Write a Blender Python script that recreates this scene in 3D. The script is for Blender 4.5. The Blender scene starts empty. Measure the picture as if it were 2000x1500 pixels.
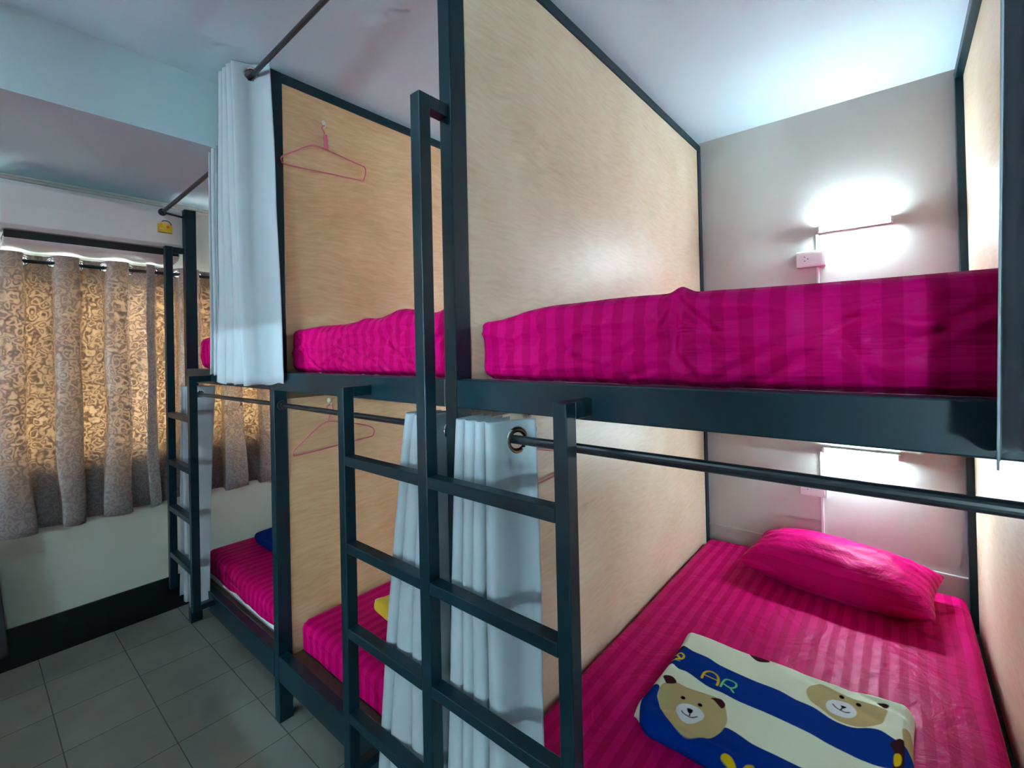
import bpy, bmesh, math, random
import numpy as np
from mathutils import Vector, Matrix, noise as mnoise
random.seed(7)
S = bpy.context.scene
C = S.collection

# ---------------------------------------------------------------- materials
def newmat(name):
    m = bpy.data.materials.new(name); m.use_nodes = True
    nt = m.node_tree; nt.nodes.clear()
    out = nt.nodes.new('ShaderNodeOutputMaterial')
    b = nt.nodes.new('ShaderNodeBsdfPrincipled')
    nt.links.new(b.outputs[0], out.inputs[0])
    return m, nt, b, out
def N(nt, t, **kw):
    n = nt.nodes.new(t)
    for k, v in kw.items():
        if k.startswith('i_'): n.inputs[k[2:].replace('_', ' ')].default_value = v
        else: setattr(n, k, v)
    return n
def L(nt, a, b): nt.links.new(a, b)
def setp(b, base=None, rough=.5, metal=0, spec=.5, coat=0, coat_r=.1, sheen=0):
    if base is not None: b.inputs['Base Color'].default_value = (*base, 1)
    b.inputs['Roughness'].default_value = rough
    b.inputs['Metallic'].default_value = metal
    b.inputs['Specular IOR Level'].default_value = spec
    b.inputs['Coat Weight'].default_value = coat
    b.inputs['Coat Roughness'].default_value = coat_r
    b.inputs['Sheen Weight'].default_value = sheen*.3
def ramp(nt, fac, stops):
    r = N(nt, 'ShaderNodeValToRGB'); L(nt, fac, r.inputs[0])
    el = r.color_ramp.elements
    while len(el) < len(stops): el.new(.5)
    for e, (p, c) in zip(el, stops): e.position = p; e.color = (*c, 1)
    return r
def bumpn(nt, b, h, strength, dist):
    u = N(nt, 'ShaderNodeBump'); u.inputs['Strength'].default_value = strength; u.inputs['Distance'].default_value = dist
    L(nt, h, u.inputs['Height']); L(nt, u.outputs[0], b.inputs['Normal']); return u
def coords(nt, scale=(1, 1, 1), which='Object', rot=(0, 0, 0)):
    tc = N(nt, 'ShaderNodeTexCoord'); mp = N(nt, 'ShaderNodeMapping')
    mp.inputs['Scale'].default_value = scale; mp.inputs['Rotation'].default_value = rot
    L(nt, tc.outputs[which], mp.inputs[0]); return mp
def plain(name, base, rough=.5, **kw):
    m, nt, b, o = newmat(name); setp(b, base, rough, **kw)
    mp = coords(nt); n = N(nt, 'ShaderNodeTexNoise'); n.inputs['Scale'].default_value = 60
    L(nt, mp.outputs[0], n.inputs[0]); bumpn(nt, b, n.outputs[0], .05, .001)
    return m
def paint(name, c1, c2, rough, scale, bs=.1):
    m, nt, b, o = newmat(name); setp(b, c1, rough)
    mp = coords(nt); n = N(nt, 'ShaderNodeTexNoise'); n.inputs['Scale'].default_value = scale; n.inputs['Detail'].default_value = 6
    L(nt, mp.outputs[0], n.inputs[0]); r = ramp(nt, n.outputs[0], [(.35, c1), (.65, c2)]); L(nt, r.outputs[0], b.inputs['Base Color'])
    n2 = N(nt, 'ShaderNodeTexNoise'); n2.inputs['Scale'].default_value = 140; L(nt, mp.outputs[0], n2.inputs[0])
    bumpn(nt, b, n2.outputs[0], bs, .002); return m
M = {}
M['metal'] = paint('black_enamel', (.002, .018, .028), (.003, .024, .036), .34, 9, .03)
M['metal'].node_tree.nodes['Principled BSDF'].inputs['Specular IOR Level'].default_value = .3
M['rod'] = plain('rod_black', (.012, .017, .022), .3, coat=.3)
M['steel'] = plain('polished_steel', (.8, .8, .8), .12, metal=1)
M['bronze'] = plain('grommet_bronze', (.55, .47, .40), .16, metal=1)
M['wall'] = paint('wall_paint', (.56, .57, .53), (.53, .54, .50), .6, 2.5)
M['wall_left'] = paint('wall_paint_side', (.56, .60, .53), (.53, .57, .50), .55, 2.5)
M['ceil'] = paint('ceiling_paint', (.58, .80, .86), (.55, .77, .84), .7, 1.5, .05)
M['white'] = plain('white_plastic', (.78, .80, .80), .3)
M['ac_dark'] = plain('vent_black', (.008, .008, .009), .5)
M['blacktile'] = paint('black_skirting_tile', (.006, .008, .008), (.012, .014, .014), .16, 6, .12)
M['skirt'] = plain('pale_skirting', (.52, .52, .48), .4)
M['deck'] = plain('dark_deck_board', (.10, .065, .04), .6)
M['foam'] = plain('mattress_ticking', (.75, .76, .8), .7)
M['pink'] = plain('pink_plastic', (.72, .16, .24), .4)
M['clear'] = plain('hook_plastic', (.75, .72, .66), .12)
M['yellow'] = plain('label_yellow', (.80, .62, .02), .5)
M['bluepr'] = plain('label_blue', (.03, .12, .22), .5)
M['red'] = plain('label_orange', (.85, .22, .02), .5)
M['whitepr'] = plain('label_white', (.85, .8, .7), .5)
M['navy'] = plain('navy_fleece', (.001, .014, .15), .9, spec=.05)
M['yfleece'] = plain('yellow_fleece', (.62, .42, .01), .8, sheen=.3)
M['wfleece'] = plain('white_fleece', (.8, .8, .82), .8, sheen=.3)
M['alu'] = plain('window_frame_aluminium', (.16, .15, .14), .35, metal=.4)
M['darkhole'] = plain('socket_hole', (.02, .02, .02), .6)
M['greycloth'] = plain('dark_grey_cloth', (.05, .05, .06), .8)

def emis(name, col, st):
    m, nt, b, o = newmat(name); setp(b, (.9, .9, .9), .4)
    b.inputs['Emission Color'].default_value = (*col, 1); b.inputs['Emission Strength'].default_value = st; return m
M['tube'] = emis('led_tube', (.68, .89, 1.0), 84)
M['tube_far'] = emis('led_tube_bright', (.58, .88, 1.0), 300)
M['ceiltube'] = emis('ceiling_tube', (.72, .90, 1.0), 30)

# floor tiles
def floor_mat():
    m, nt, b, o = newmat('floor_tiles'); setp(b, (.3, .3, .28), .22)
    tc = N(nt, 'ShaderNodeTexCoord'); mp = N(nt, 'ShaderNodeMapping')
    mp.inputs['Location'].default_value = (1.875, -.002, 0); L(nt, tc.outputs['Object'], mp.inputs[0])
    br = N(nt, 'ShaderNodeTexBrick'); br.offset = 0; br.squash = 1
    br.inputs['Scale'].default_value = 1; br.inputs['Brick Width'].default_value = .2925; br.inputs['Row Height'].default_value = .2875
    br.inputs['Mortar Size'].default_value = .0022; br.inputs['Mortar Smooth'].default_value = .3
    br.inputs['Color1'].default_value = (.27, .285, .26, 1); br.inputs['Color2'].default_value = (.295, .31, .285, 1); br.inputs['Mortar'].default_value = (.13, .12, .11, 1)
    L(nt, mp.outputs[0], br.inputs[0])
    n = N(nt, 'ShaderNodeTexNoise'); n.inputs['Scale'].default_value = 5; n.inputs['Detail'].default_value = 8; L(nt, mp.outputs[0], n.inputs[0])
    mx = N(nt, 'ShaderNodeMix', data_type='RGBA', blend_type='MULTIPLY'); mx.inputs[0].default_value = .5
    r = ramp(nt, n.outputs[0], [(.3, (.72, .72, .70)), (.7, (1, 1, 1))])
    L(nt, br.outputs[0], mx.inputs[6]); L(nt, r.outputs[0], mx.inputs[7]); L(nt, mx.outputs[2], b.inputs['Base Color'])
    rr = N(nt, 'ShaderNodeMapRange'); rr.inputs[3].default_value = .12; rr.inputs[4].default_value = .24; L(nt, n.outputs[0], rr.inputs[0]); L(nt, rr.outputs[0], b.inputs['Roughness'])
    iv = N(nt, 'ShaderNodeMath', operation='SUBTRACT'); iv.inputs[0].default_value = 1; L(nt, br.outputs['Fac'], iv.inputs[1])
    bumpn(nt, b, iv.outputs[0], .3, .002); return m
M['floor'] = floor_mat()

def wood_mat(name, c1, c2, c3, seed, rough=.3):
    m, nt, b, o = newmat(name); setp(b, c1, .45, spec=.3, coat=.18, coat_r=.38)
    mp = coords(nt, (1, 1, 1)); mp.inputs['Location'].default_value = (0, seed, seed * .7)
    # large swirly distortion
    nd = N(nt, 'ShaderNodeTexNoise'); nd.inputs['Scale'].default_value = 2.2; nd.inputs['Detail'].default_value = 3; L(nt, mp.outputs[0], nd.inputs[0])
    sub = N(nt, 'ShaderNodeVectorMath', operation='SUBTRACT'); sub.inputs[1].default_value = (.5, .5, .5); L(nt, nd.outputs['Color'], sub.inputs[0])
    sc = N(nt, 'ShaderNodeVectorMath', operation='SCALE'); sc.inputs['Scale'].default_value = .16; L(nt, sub.outputs[0], sc.inputs[0])
    ad = N(nt, 'ShaderNodeVectorMath', operation='ADD'); L(nt, mp.outputs[0], ad.inputs[0]); L(nt, sc.outputs[0], ad.inputs[1])
    m2 = N(nt, 'ShaderNodeMapping'); m2.inputs['Scale'].default_value = (7, 11, 95); L(nt, ad.outputs[0], m2.inputs[0])
    g = N(nt, 'ShaderNodeTexNoise'); g.inputs['Scale'].default_value = 1; g.inputs['Detail'].default_value = 7; g.inputs['Roughness'].default_value = .65; L(nt, m2.outputs[0], g.inputs[0])
    lg = N(nt, 'ShaderNodeTexNoise'); lg.inputs['Scale'].default_value = 3; lg.inputs['Detail'].default_value = 3; L(nt, ad.outputs[0], lg.inputs[0])
    a = N(nt, 'ShaderNodeMath', operation='MULTIPLY_ADD'); a.inputs[1].default_value = .55; L(nt, g.outputs[0], a.inputs[0])
    s = N(nt, 'ShaderNodeMath', operation='MULTIPLY'); s.inputs[1].default_value = .45; L(nt, lg.outputs[0], s.inputs[0]); L(nt, s.outputs[0], a.inputs[2])
    r = ramp(nt, a.outputs[0], [(.36, c3), (.5, c1), (.62, c2)]); L(nt, r.outputs[0], b.inputs['Base Color'])
    bumpn(nt, b, g.outputs[0], .25, .0015); return m
M['wood'] = wood_mat('plywood', (.72, .47, .255), (.79, .55, .33), (.62, .38, .19), 0)
M['wood_lit'] = wood_mat('plywood_lamplit', (.86, .70, .49), (.91, .77, .58), (.77, .60, .40), 3.3)  # same plywood made paler: lamp glow put into the panel colour

def sheet_mat(name, axis, period=.049):
    m, nt, b, o = newmat(name); setp(b, (.7, 0, .14), .4, spec=.05)
    tc = N(nt, 'ShaderNodeTexCoord'); sx = N(nt, 'ShaderNodeSeparateXYZ'); L(nt, tc.outputs['Object'], sx.inputs[0])
    nz = N(nt, 'ShaderNodeTexNoise'); nz.inputs['Scale'].default_value = 3; L(nt, tc.outputs['Object'], nz.inputs[0])
    k = N(nt, 'ShaderNodeMath', operation='MULTIPLY_ADD'); k.inputs[1].default_value = .02; L(nt, nz.outputs[0], k.inputs[0]); L(nt, sx.outputs[axis], k.inputs[2])
    mu = N(nt, 'ShaderNodeMath', operation='MULTIPLY'); mu.inputs[1].default_value = 2 * math.pi / period; L(nt, k.outputs[0], mu.inputs[0])
    si = N(nt, 'ShaderNodeMath', operation='SINE'); L(nt, mu.outputs[0], si.inputs[0])
    st = N(nt, 'ShaderNodeMapRange'); st.inputs[1].default_value = -.12; st.inputs[2].default_value = .12; L(nt, si.outputs[0], st.inputs[0])
    mx = N(nt, 'ShaderNodeMix', data_type='RGBA'); L(nt, st.outputs[0], mx.inputs[0])
    mx.inputs[6].default_value = (.46, .0005, .10, 1); mx.inputs[7].default_value = (.58, .002, .145, 1)
    L(nt, mx.outputs[2], b.inputs['Base Color'])
    rr = N(nt, 'ShaderNodeMapRange'); rr.inputs[3].default_value = .55; rr.inputs[4].default_value = .40; L(nt, st.outputs[0], rr.inputs[0]); L(nt, rr.outputs[0], b.inputs['Roughness'])
    mp = coords(nt, (5, 5, 5)); w = N(nt, 'ShaderNodeTexNoise'); w.inputs['Scale'].default_value = 1; w.inputs['Detail'].default_value = 4; w.inputs['Distortion'].default_value = 2.2
    L(nt, mp.outputs[0], w.inputs[0])
    mq = coords(nt, (2.2, 3, 34), rot=(0, math.radians(24), 0)); w2 = N(nt, 'ShaderNodeTexNoise'); w2.inputs['Scale'].default_value = 1; w2.inputs['Detail'].default_value = 3; w2.inputs['Distortion'].default_value = .8
    L(nt, mq.outputs[0], w2.inputs[0]); ad = N(nt, 'ShaderNodeMath', operation='ADD'); L(nt, w.outputs[0], ad.inputs[0]); L(nt, w2.outputs[0], ad.inputs[1])
    bumpn(nt, b, ad.outputs[0], .42, .022); return m
M['sheet'] = sheet_mat('satin_stripe_sheet', 0)
M['pillowcase'] = sheet_mat('satin_stripe_pillowcase', 1)

def curtain_mat(name, c, rough=.75):
    m, nt, b, o = newmat(name); setp(b, c, rough, sheen=.2)
    t = N(nt, 'ShaderNodeBsdfTranslucent'); t.inputs[0].default_value = (*[x * .9 for x in c], 1)
    mx = N(nt, 'ShaderNodeMixShader'); mx.inputs[0].default_value = .18
    L(nt, b.outputs[0], mx.inputs[1]); L(nt, t.outputs[0], mx.inputs[2]); L(nt, mx.outputs[0], o.inputs[0])
    mp = coords(nt, (700, 700, 700)); w = N(nt, 'ShaderNodeTexNoise'); w.inputs['Scale'].default_value = 1
    L(nt, mp.outputs[0], w.inputs[0]); bumpn(nt, b, w.outputs[0], .12, .001)
    return m
M['curtain'] = curtain_mat('grey_blue_curtain_cloth', (.44, .50, .545))

def jacquard():
    m, nt, b, o = newmat('jacquard_curtain_cloth'); setp(b, (.3, .26, .25), .55, sheen=.3)
    tc = N(nt, 'ShaderNodeTexCoord'); 
    nd = N(nt, 'ShaderNodeTexNoise'); nd.inputs['Scale'].default_value = 26; nd.inputs['Detail'].default_value = 1; L(nt, tc.outputs['Object'], nd.inputs[0])
    sub = N(nt, 'ShaderNodeVectorMath', operation='SUBTRACT'); sub.inputs[1].default_value = (.5, .5, .5); L(nt, nd.outputs['Color'], sub.inputs[0])
    sc = N(nt, 'ShaderNodeVectorMath', operation='SCALE'); sc.inputs['Scale'].default_value = .05; L(nt, sub.outputs[0], sc.inputs[0])
    ad = N(nt, 'ShaderNodeVectorMath', operation='ADD'); L(nt, tc.outputs['Object'], ad.inputs[0]); L(nt, sc.outputs[0], ad.inputs[1])
    v = N(nt, 'ShaderNodeTexVoronoi', feature='F1'); v.inputs['Scale'].default_value = 28; L(nt, ad.outputs[0], v.inputs[0])
    mu = N(nt, 'ShaderNodeMath', operation='MULTIPLY'); mu.inputs[1].default_value = 17; L(nt, v.outputs['Distance'], mu.inputs[0])
    si = N(nt, 'ShaderNodeMath', operation='SINE'); L(nt, mu.outputs[0], si.inputs[0])
    st = N(nt, 'ShaderNodeMapRange'); st.inputs[1].default_value = -1.0; st.inputs[2].default_value = .75; L(nt, si.outputs[0], st.inputs[0])
    m1 = N(nt, 'ShaderNodeMix', data_type='RGBA'); L(nt, st.outputs[0], m1.inputs[0]); m1.inputs[6].default_value = (.33, .29, .29, 1); m1.inputs[7].default_value = (.37, .335, .345, 1)
    L(nt, m1.outputs[2], b.inputs['Base Color'])
    m2 = N(nt, 'ShaderNodeMix', data_type='RGBA'); L(nt, st.outputs[0], m2.inputs[0]); m2.inputs[6].default_value = (.26, .17, .10, 1); m2.inputs[7].default_value = (.66, .50, .34, 1)
    t = N(nt, 'ShaderNodeBsdfTranslucent'); L(nt, m2.outputs[2], t.inputs[0])
    mx = N(nt, 'ShaderNodeMixShader'); mx.inputs[0].default_value = .25
    L(nt, b.outputs[0], mx.inputs[1]); L(nt, t.outputs[0], mx.inputs[2]); L(nt, mx.outputs[0], o.inputs[0]); return m
M['jacquard'] = jacquard()

def vc_mat():
    m, nt, b, o = newmat('printed_fleece'); setp(b, (.8, .8, .8), .9, spec=.03)
    a = N(nt, 'ShaderNodeAttribute', attribute_name='print'); L(nt, a.outputs['Color'], b.inputs['Base Color'])
    mp = coords(nt, (300, 300, 300)); w = N(nt, 'ShaderNodeTexNoise'); w.inputs['Scale'].default_value = 1; L(nt, mp.outputs[0], w.inputs[0]); bumpn(nt, b, w.outputs[0], .3, .002); return m
M['fleece'] = vc_mat()
def glass():
    m, nt, b, o = newmat('frosted_window_glass'); setp(b, (.9, .95, .93), .25); b.inputs['Transmission Weight'].default_value = 1; b.inputs['IOR'].default_value = 1.05; return m
M['glass'] = glass()

# ---------------------------------------------------------------- helpers
def obj(name, bm, mat, parent=None, smooth=False, bevel=0, bseg=2, solid=0, sub=0):
    me = bpy.data.meshes.new(name); bm.normal_update(); bm.to_mesh(me); bm.free()
    o = bpy.data.objects.new(name, me); C.objects.link(o)
    me.materials.append(M[mat] if isinstance(mat, str) else mat)
    if smooth:
        for p in me.polygons: p.use_smooth = True
    if parent:
        o.parent = parent
        o.location = -Vector(parent_world(parent))
    if bevel:
        mo = o.modifiers.new('bevel', 'BEVEL'); mo.width = bevel; mo.segments = bseg; mo.limit_method = 'ANGLE'
        mo.harden_normals = False
    if solid:
        mo = o.modifiers.new('solid', 'SOLIDIFY'); mo.thickness = solid; mo.offset = 0
    if sub:
        mo = o.modifiers.new('sub', 'SUBSURF'); mo.levels = sub; mo.render_levels = sub
    return o
def parent_world(p):
    v = Vector(p.location)
    if p.parent: v = v + parent_world(p.parent)
    return v
def tag(o, label, cat, group=None):
    o['label'] = label; o['category'] = cat
    if group: o['group'] = group
    return o
def thing(name, label, cat, loc, group=None):
    o = bpy.data.objects.new(name, None); C.objects.link(o); o.location = loc; o.empty_display_size = .1
    return tag(o, label, cat, group)
def box(bm, x0, x1, y0, y1, z0, z1):
    vs = [bm.verts.new(p) for p in ((x0,y0,z0),(x1,y0,z0),(x1,y1,z0),(x0,y1,z0),(x0,y0,z1),(x1,y0,z1),(x1,y1,z1),(x0,y1,z1))]
    for f in ((3,2,1,0),(4,5,6,7),(0,1,5,4),(1,2,6,5),(2,3,7,6),(3,0,4,7)): bm.faces.new([vs[i] for i in f])
    return bm
def boxes(*bs):
    bm = bmesh.new()
    for b in bs: box(bm, *b)
    return bm
def tube(bm, pts, r, seg=10, closed=False, caps=True):
    pts = [Vector(p) for p in pts]; n = len(pts); rings = []; prev = None
    for i, p in enumerate(pts):
        if closed: t = (pts[(i+1) % n] - pts[i-1]).normalized()
        else: t = (pts[min(i+1, n-1)] - pts[max(i-1, 0)]).normalized()
        if prev is None:
            u = t.cross(Vector((0, 0, 1)))
            if u.length < .1: u = t.cross(Vector((0, 1, 0)))
            u.normalize()
        else: u = (prev - t * prev.dot(t)).normalized()
        prev = u; w = t.cross(u); rr = r[i] if isinstance(r, (list, tuple)) else r
        rings.append([bm.verts.new(p + (u*math.cos(a)+w*math.sin(a))*rr) for a in (2*math.pi*k/seg for k in range(seg))])
    m = n if closed else n-1
    for i in range(m):
        A, B = rings[i], rings[(i+1) % n]
        for k in range(seg): bm.faces.new((A[k], A[(k+1) % seg], B[(k+1) % seg], B[k]))
    if caps and not closed:
        bm.faces.new(rings[0][::-1]); bm.faces.new(rings[-1])
    return bm
def smooth_path(pts, closed=False, k=4):
    pts = [Vector(p) for p in pts]; n = len(pts); out = []
    rng = range(n if closed else n-1)
    for i in rng:
        g = (lambda j: pts[j % n]) if closed else (lambda j: pts[max(0, min(n-1, j))])
        p0, p1, p2, p3 = g(i-1), g(i), g(i+1), g(i+2)
        for s in range(k):
            t = s/k
            out.append(.5*((2*p1)+(p2-p0)*t+(2*p0-5*p1+4*p2-p3)*t*t+(3*p1-p0-3*p2+p3)*t**3))
    if not closed: out.append(pts[-1])
    return out
def torus(bm, c, nrm, R, r, seg=28, rs=10, flat=1.0):
    c = Vector(c); n = Vector(nrm).normalized(); u = n.orthogonal().normalized(); w = n.cross(u)
    rings = []
    for i in range(seg):
        a = 2*math.pi*i/seg; d = u*math.cos(a)+w*math.sin(a)
        rings.append([bm.verts.new(c+d*(R+r*math.cos(b))+n*r*flat*math.sin(b)) for b in (2*math.pi*k/rs for k in range(rs))])
    for i in range(seg):
        A, B = rings[i], rings[(i+1) % seg]
        for k in range(rs): bm.faces.new((A[k], B[k], B[(k+1) % rs], A[(k+1) % rs]))
    return bm
def glass2():
    m, nt, b, o = newmat('window_glass'); 
    t = N(nt, 'ShaderNodeBsdfTransparent'); t.inputs[0].default_value = (.93, .97, .95, 1)
    g = N(nt, 'ShaderNodeBsdfGlossy'); g.inputs['Roughness'].default_value = .03
    mx = N(nt, 'ShaderNodeMixShader'); mx.inputs[0].default_value = .07
    L(nt, t.outputs[0], mx.inputs[1]); L(nt, g.outputs[0], mx.inputs[2]); L(nt, mx.outputs[0], o.inputs[0]); return m
M['glass'] = glass2()
def struct(name, bm, mat, parent=None, **k):
    o = obj(name, bm, mat, parent, **k)
    if parent is None: o['kind'] = 'structure'
    return o
# ---------------------------------------------------------------- room shell
XL, XR, YF, YB, ZC, XD, ZCL = -2.44, 2.35, -3.32, 2.0, 2.672, -1.387, 2.385
struct('floor', boxes((XL-.1, XR+.1, YF-.1, YB+.1, -.1, 0)), 'floor')
struct('ceiling', boxes((XD, XR+.1, YF-.1, YB+.1, ZC, ZC+.1), (XL-.1, XD, YF-.1, YB+.1, ZCL, ZC+.1)), 'ceil')
struct('wall_back', boxes((XL-.1, XR+.1, YB, YB+.1, 0, ZC)), 'wall')
struct('wall_front', boxes((XL-.1, XR+.1, YF-.1, YF, 0, ZC)), 'wall')
struct('wall_right', boxes((XR, XR+.1, YF, YB, 0, ZC)), 'wall')
WY0, WY1, WZ0, WZ1 = -1.75, .72, .945, 1.90
struct('wall_left', boxes((XL-.12, XL, YF, WY0, 0, ZCL), (XL-.12, XL, WY1, YB, 0, ZCL), (XL-.12, XL, WY0, WY1, 0, WZ0), (XL-.12, XL, WY0, WY1, WZ1, ZCL)), 'wall_left')
struct('baseboard_left', boxes((XL, XL+.012, YF, YB, 0, .195)), 'blacktile', bevel=.002)
struct('baseboard_back', boxes((-2.42, XR, YB-.014, YB, 0, .445)), 'skirt', bevel=.003)
struct('trim_1', boxes((XL, XL+.022, YF, YB, ZCL-.024, ZCL), (XL+.012, XL+.034, YF, YB, ZCL-.01, ZCL)), 'wall', bevel=.003)
# window with frame and two sliding panes
w = bpy.data.objects.new('window_1', None); C.objects.link(w); w.location = (XL-.06, (WY0+WY1)/2, WZ0); w['kind'] = 'structure'
fx0, fx1 = XL-.085, XL-.035
fr = [(fx0, fx1, WY0, WY1, WZ0, WZ0+.045), (fx0, fx1, WY0, WY1, WZ1-.045, WZ1), (fx0, fx1, WY0, WY0+.045, WZ0, WZ1), (fx0, fx1, WY1-.045, WY1, WZ0, WZ1)]
for yy in (-1.12, -.5, .12): fr.append((fx0, fx1, yy-.028, yy+.028, WZ0, WZ1))
for zz in (1.372, 1.505): fr.append((fx0, fx1, WY0, WY1, zz-.013, zz+.013))
struct('window_frame', boxes(*fr), 'alu', w)
struct('pane', boxes((XL-.064, XL-.058, WY0+.03, -.5, WZ0+.03, WZ1-.03)), 'glass', w)
struct('pane', boxes((XL-.064, XL-.058, -.5, WY1-.03, WZ0+.03, WZ1-.03)), 'glass', w)
struct('window_sill', boxes((XL-.12, XL+.018, WY0-.03, WY1+.03, WZ0-.03, WZ0)), 'skirt', w, bevel=.004)

# ---------------------------------------------------------------- bunk frame
X3a, X3b, X2a, X2b, X1a, X1b, X4a, X4b = -.044, 0, -1.112, -1.0705, -2.215, -2.171, 1.08, 1.124
PD = .056
bf = thing('bunk_bed_frame', 'black welded steel frame of the row of bunks with plywood partitions', 'bunk bed', (-.55, 1.0, 0))
def post(x0, x1, y0, y1, z1): return obj('post', boxes((x0, x1, y0, y1, 0, z1)), 'metal', bf, bevel=.003)
post(X1a, X1b, 0, PD, 2.305); post(X2a, X2b, 0, PD, 2.652); post(X3a, X3b, 0, PD, 2.655); post(X4a, X4b, 0, PD, 2.655)
for a, b_, z1 in ((X1a, X1b, 2.305), (X2a, X2b, 2.61), (X3a, X3b, 2.61), (X4a, X4b, 2.61)): post(a, b_, 1.945, 1.995, z1)
for a, b_ in ((X1b, X2a), (X2b, X3a), (X3b, X4a)):
    obj('front_rail', boxes((a, b_, 0, .04, 1.341, 1.414)), 'metal', bf, bevel=.003)
    obj('front_rail', boxes((a, b_, 0, .04, .170, .272)), 'metal', bf, bevel=.003)
    obj('rear_rail', boxes((a, b_, 1.95, 1.985, 1.345, 1.41)), 'metal', bf)
    obj('rear_rail', boxes((a, b_, 1.95, 1.985, .17, .27)), 'metal', bf)
    obj('deck_board', boxes((a+.002, b_-.002, .041, 1.949, 1.392, 1.404)), 'deck', bf)
    obj('deck_board', boxes((a+.002, b_-.002, .041, 1.949, .236, .250)), 'deck', bf)
for a, b_ in ((X2a, X2b), (X3a, X3b), (X4a, X4b)):
    obj('top_rail', boxes((a, b_, PD, 1.995, 2.611, 2.652)), 'metal', bf, bevel=.003)
    obj('side_rail', boxes((a+.006, b_-.006, PD, 1.945, 1.30, 1.385)), 'metal', bf)
    obj('side_rail', boxes((a+.006, b_-.006, PD, 1.945, .17, .235)), 'metal', bf)
def panel(a, b_, mat):
    m = (a+b_)/2
    obj('partition_panel', boxes((b_-.018, b_-.006, PD-.002, 1.947, .12, 2.613)), mat, bf)
panel(X2a, X2b, 'wood'); panel(X3a, X3b, 'wood_lit'); panel(X4a, X4b, 'wood_lit')

# ---------------------------------------------------------------- ladders
def ladder(name, label, rails, rungspans, brackets):
    t = thing(name, label, 'ladder', (sum(r[0] for r in rails)/len(rails), -.078, 0))
    for x0, x1, z1 in rails: obj('ladder_rail', boxes((x0, x1, -.095, -.060, .232, z1)), 'metal', t, bevel=.0025)
    for x0, x1 in rungspans:
        for z in (1.157, .903, .656, .409): obj('rung', boxes((x0, x1, -.0945, -.0605, z, z+.0285)), 'metal', t, bevel=.0025)
    for x0, x1, z0, z1 in brackets: obj('bracket', boxes((x0, x1, -.060, -.0006, z0, z1)), 'metal', t, bevel=.002)
    return t
ladder('ladder', 'wide black steel double ladder with a tall middle rail at the central post',
       [(-.414, -.380, 1.386), (-.045, -.009, 2.122), (.362, .393, 1.386)], [(-.380, -.045), (-.009, .362)],
       [(-.414, -.380, 1.356, 1.386), (-.043, -.009, 2.088, 2.122), (.362, .393, 1.352, 1.386), (-.414, -.380, .235, .262), (.362, .393, .235, .262)])
ladder('ladder', 'narrow black steel ladder at the far left post beside the window wall',
       [(-2.192, -2.156, 2.085), (-1.822, -1.788, 1.386)], [(-2.156, -1.822)],
       [(-2.192, -2.172, 2.052, 2.085), (-1.822, -1.788, 1.356, 1.386), (-1.822, -1.788, .235, .262)])

# ---------------------------------------------------------------- curtain rods
def rod(label, pts, ends, r=.0095, name='curtain_rod', group=None):
    t = thing(name, label, 'curtain rod', pts[0], group)
    obj('rod_tube', tube(bmesh.new(), pts, r, 16), 'rod', t, smooth=False)
    for c, nrm, e in ends:
        bm = bmesh.new(); c = Vector(c); n = Vector(nrm)
        tube(bm, [c, c+n*.012], .019, 18); tube(bm, [c+n*.012, c+n*.03], .013, 14)
        if e: tube(bm, [c + n*.006, Vector(e)], .006, 8)
        obj('end_bracket', bm, 'rod', t)
    return t
rod('black rod over the left upper bunk, ending beside the air conditioner', [(-2.165, -.10, 2.266), (-1.29, -.08, 2.316)], [((-2.178, -.10, 2.266), (1, 0, 0), (-2.195, -.001, 2.262)), ((-1.288, -.08, 2.316), (-1, 0, 0), None)])
rod('black rod over the middle upper bunk, rising out of the top of the photo', [(-1.28, -.05, 2.600), (-.062, -.05, 2.634)], [((-1.285, -.05, 2.600), (1, 0, 0), None)])
rod('black rod of the right upper bunk, carrying the curtain at the right edge', [(.004, -.05, 2.618), (1.13, -.05, 2.618)], [((1.11, -.05, 2.618), (-1, 0, 0), (1.10, -.001, 2.618))])
rod('thin black rod across the left lower bunk opening', [(X1b+.002, .03, 1.272), (X2a-.002, .03, 1.279)], [((X1b, .03, 1.272), (1, 0, 0), None), ((X2a, .03, 1.279), (-1, 0, 0), None)])
rod('thin black rod across the middle lower bunk, left of the central post', [(X2b+.002, .03, 1.278), (X3a-.002, .03, 1.278)], [((X2b, .03, 1.278), (1, 0, 0), None), ((X3a, .03, 1.278), (-1, 0, 0), None)])
rod('thick-looking black rod across the right lower bunk above the pillow', [(X3b+.002, .03, 1.274), (X4a-.002, .03, 1.276)], [((X3b, .03, 1.274), (1, 0, 0), None), ((X4a, .03, 1.276), (-1, 0, 0), None)], r=.0105)

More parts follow.
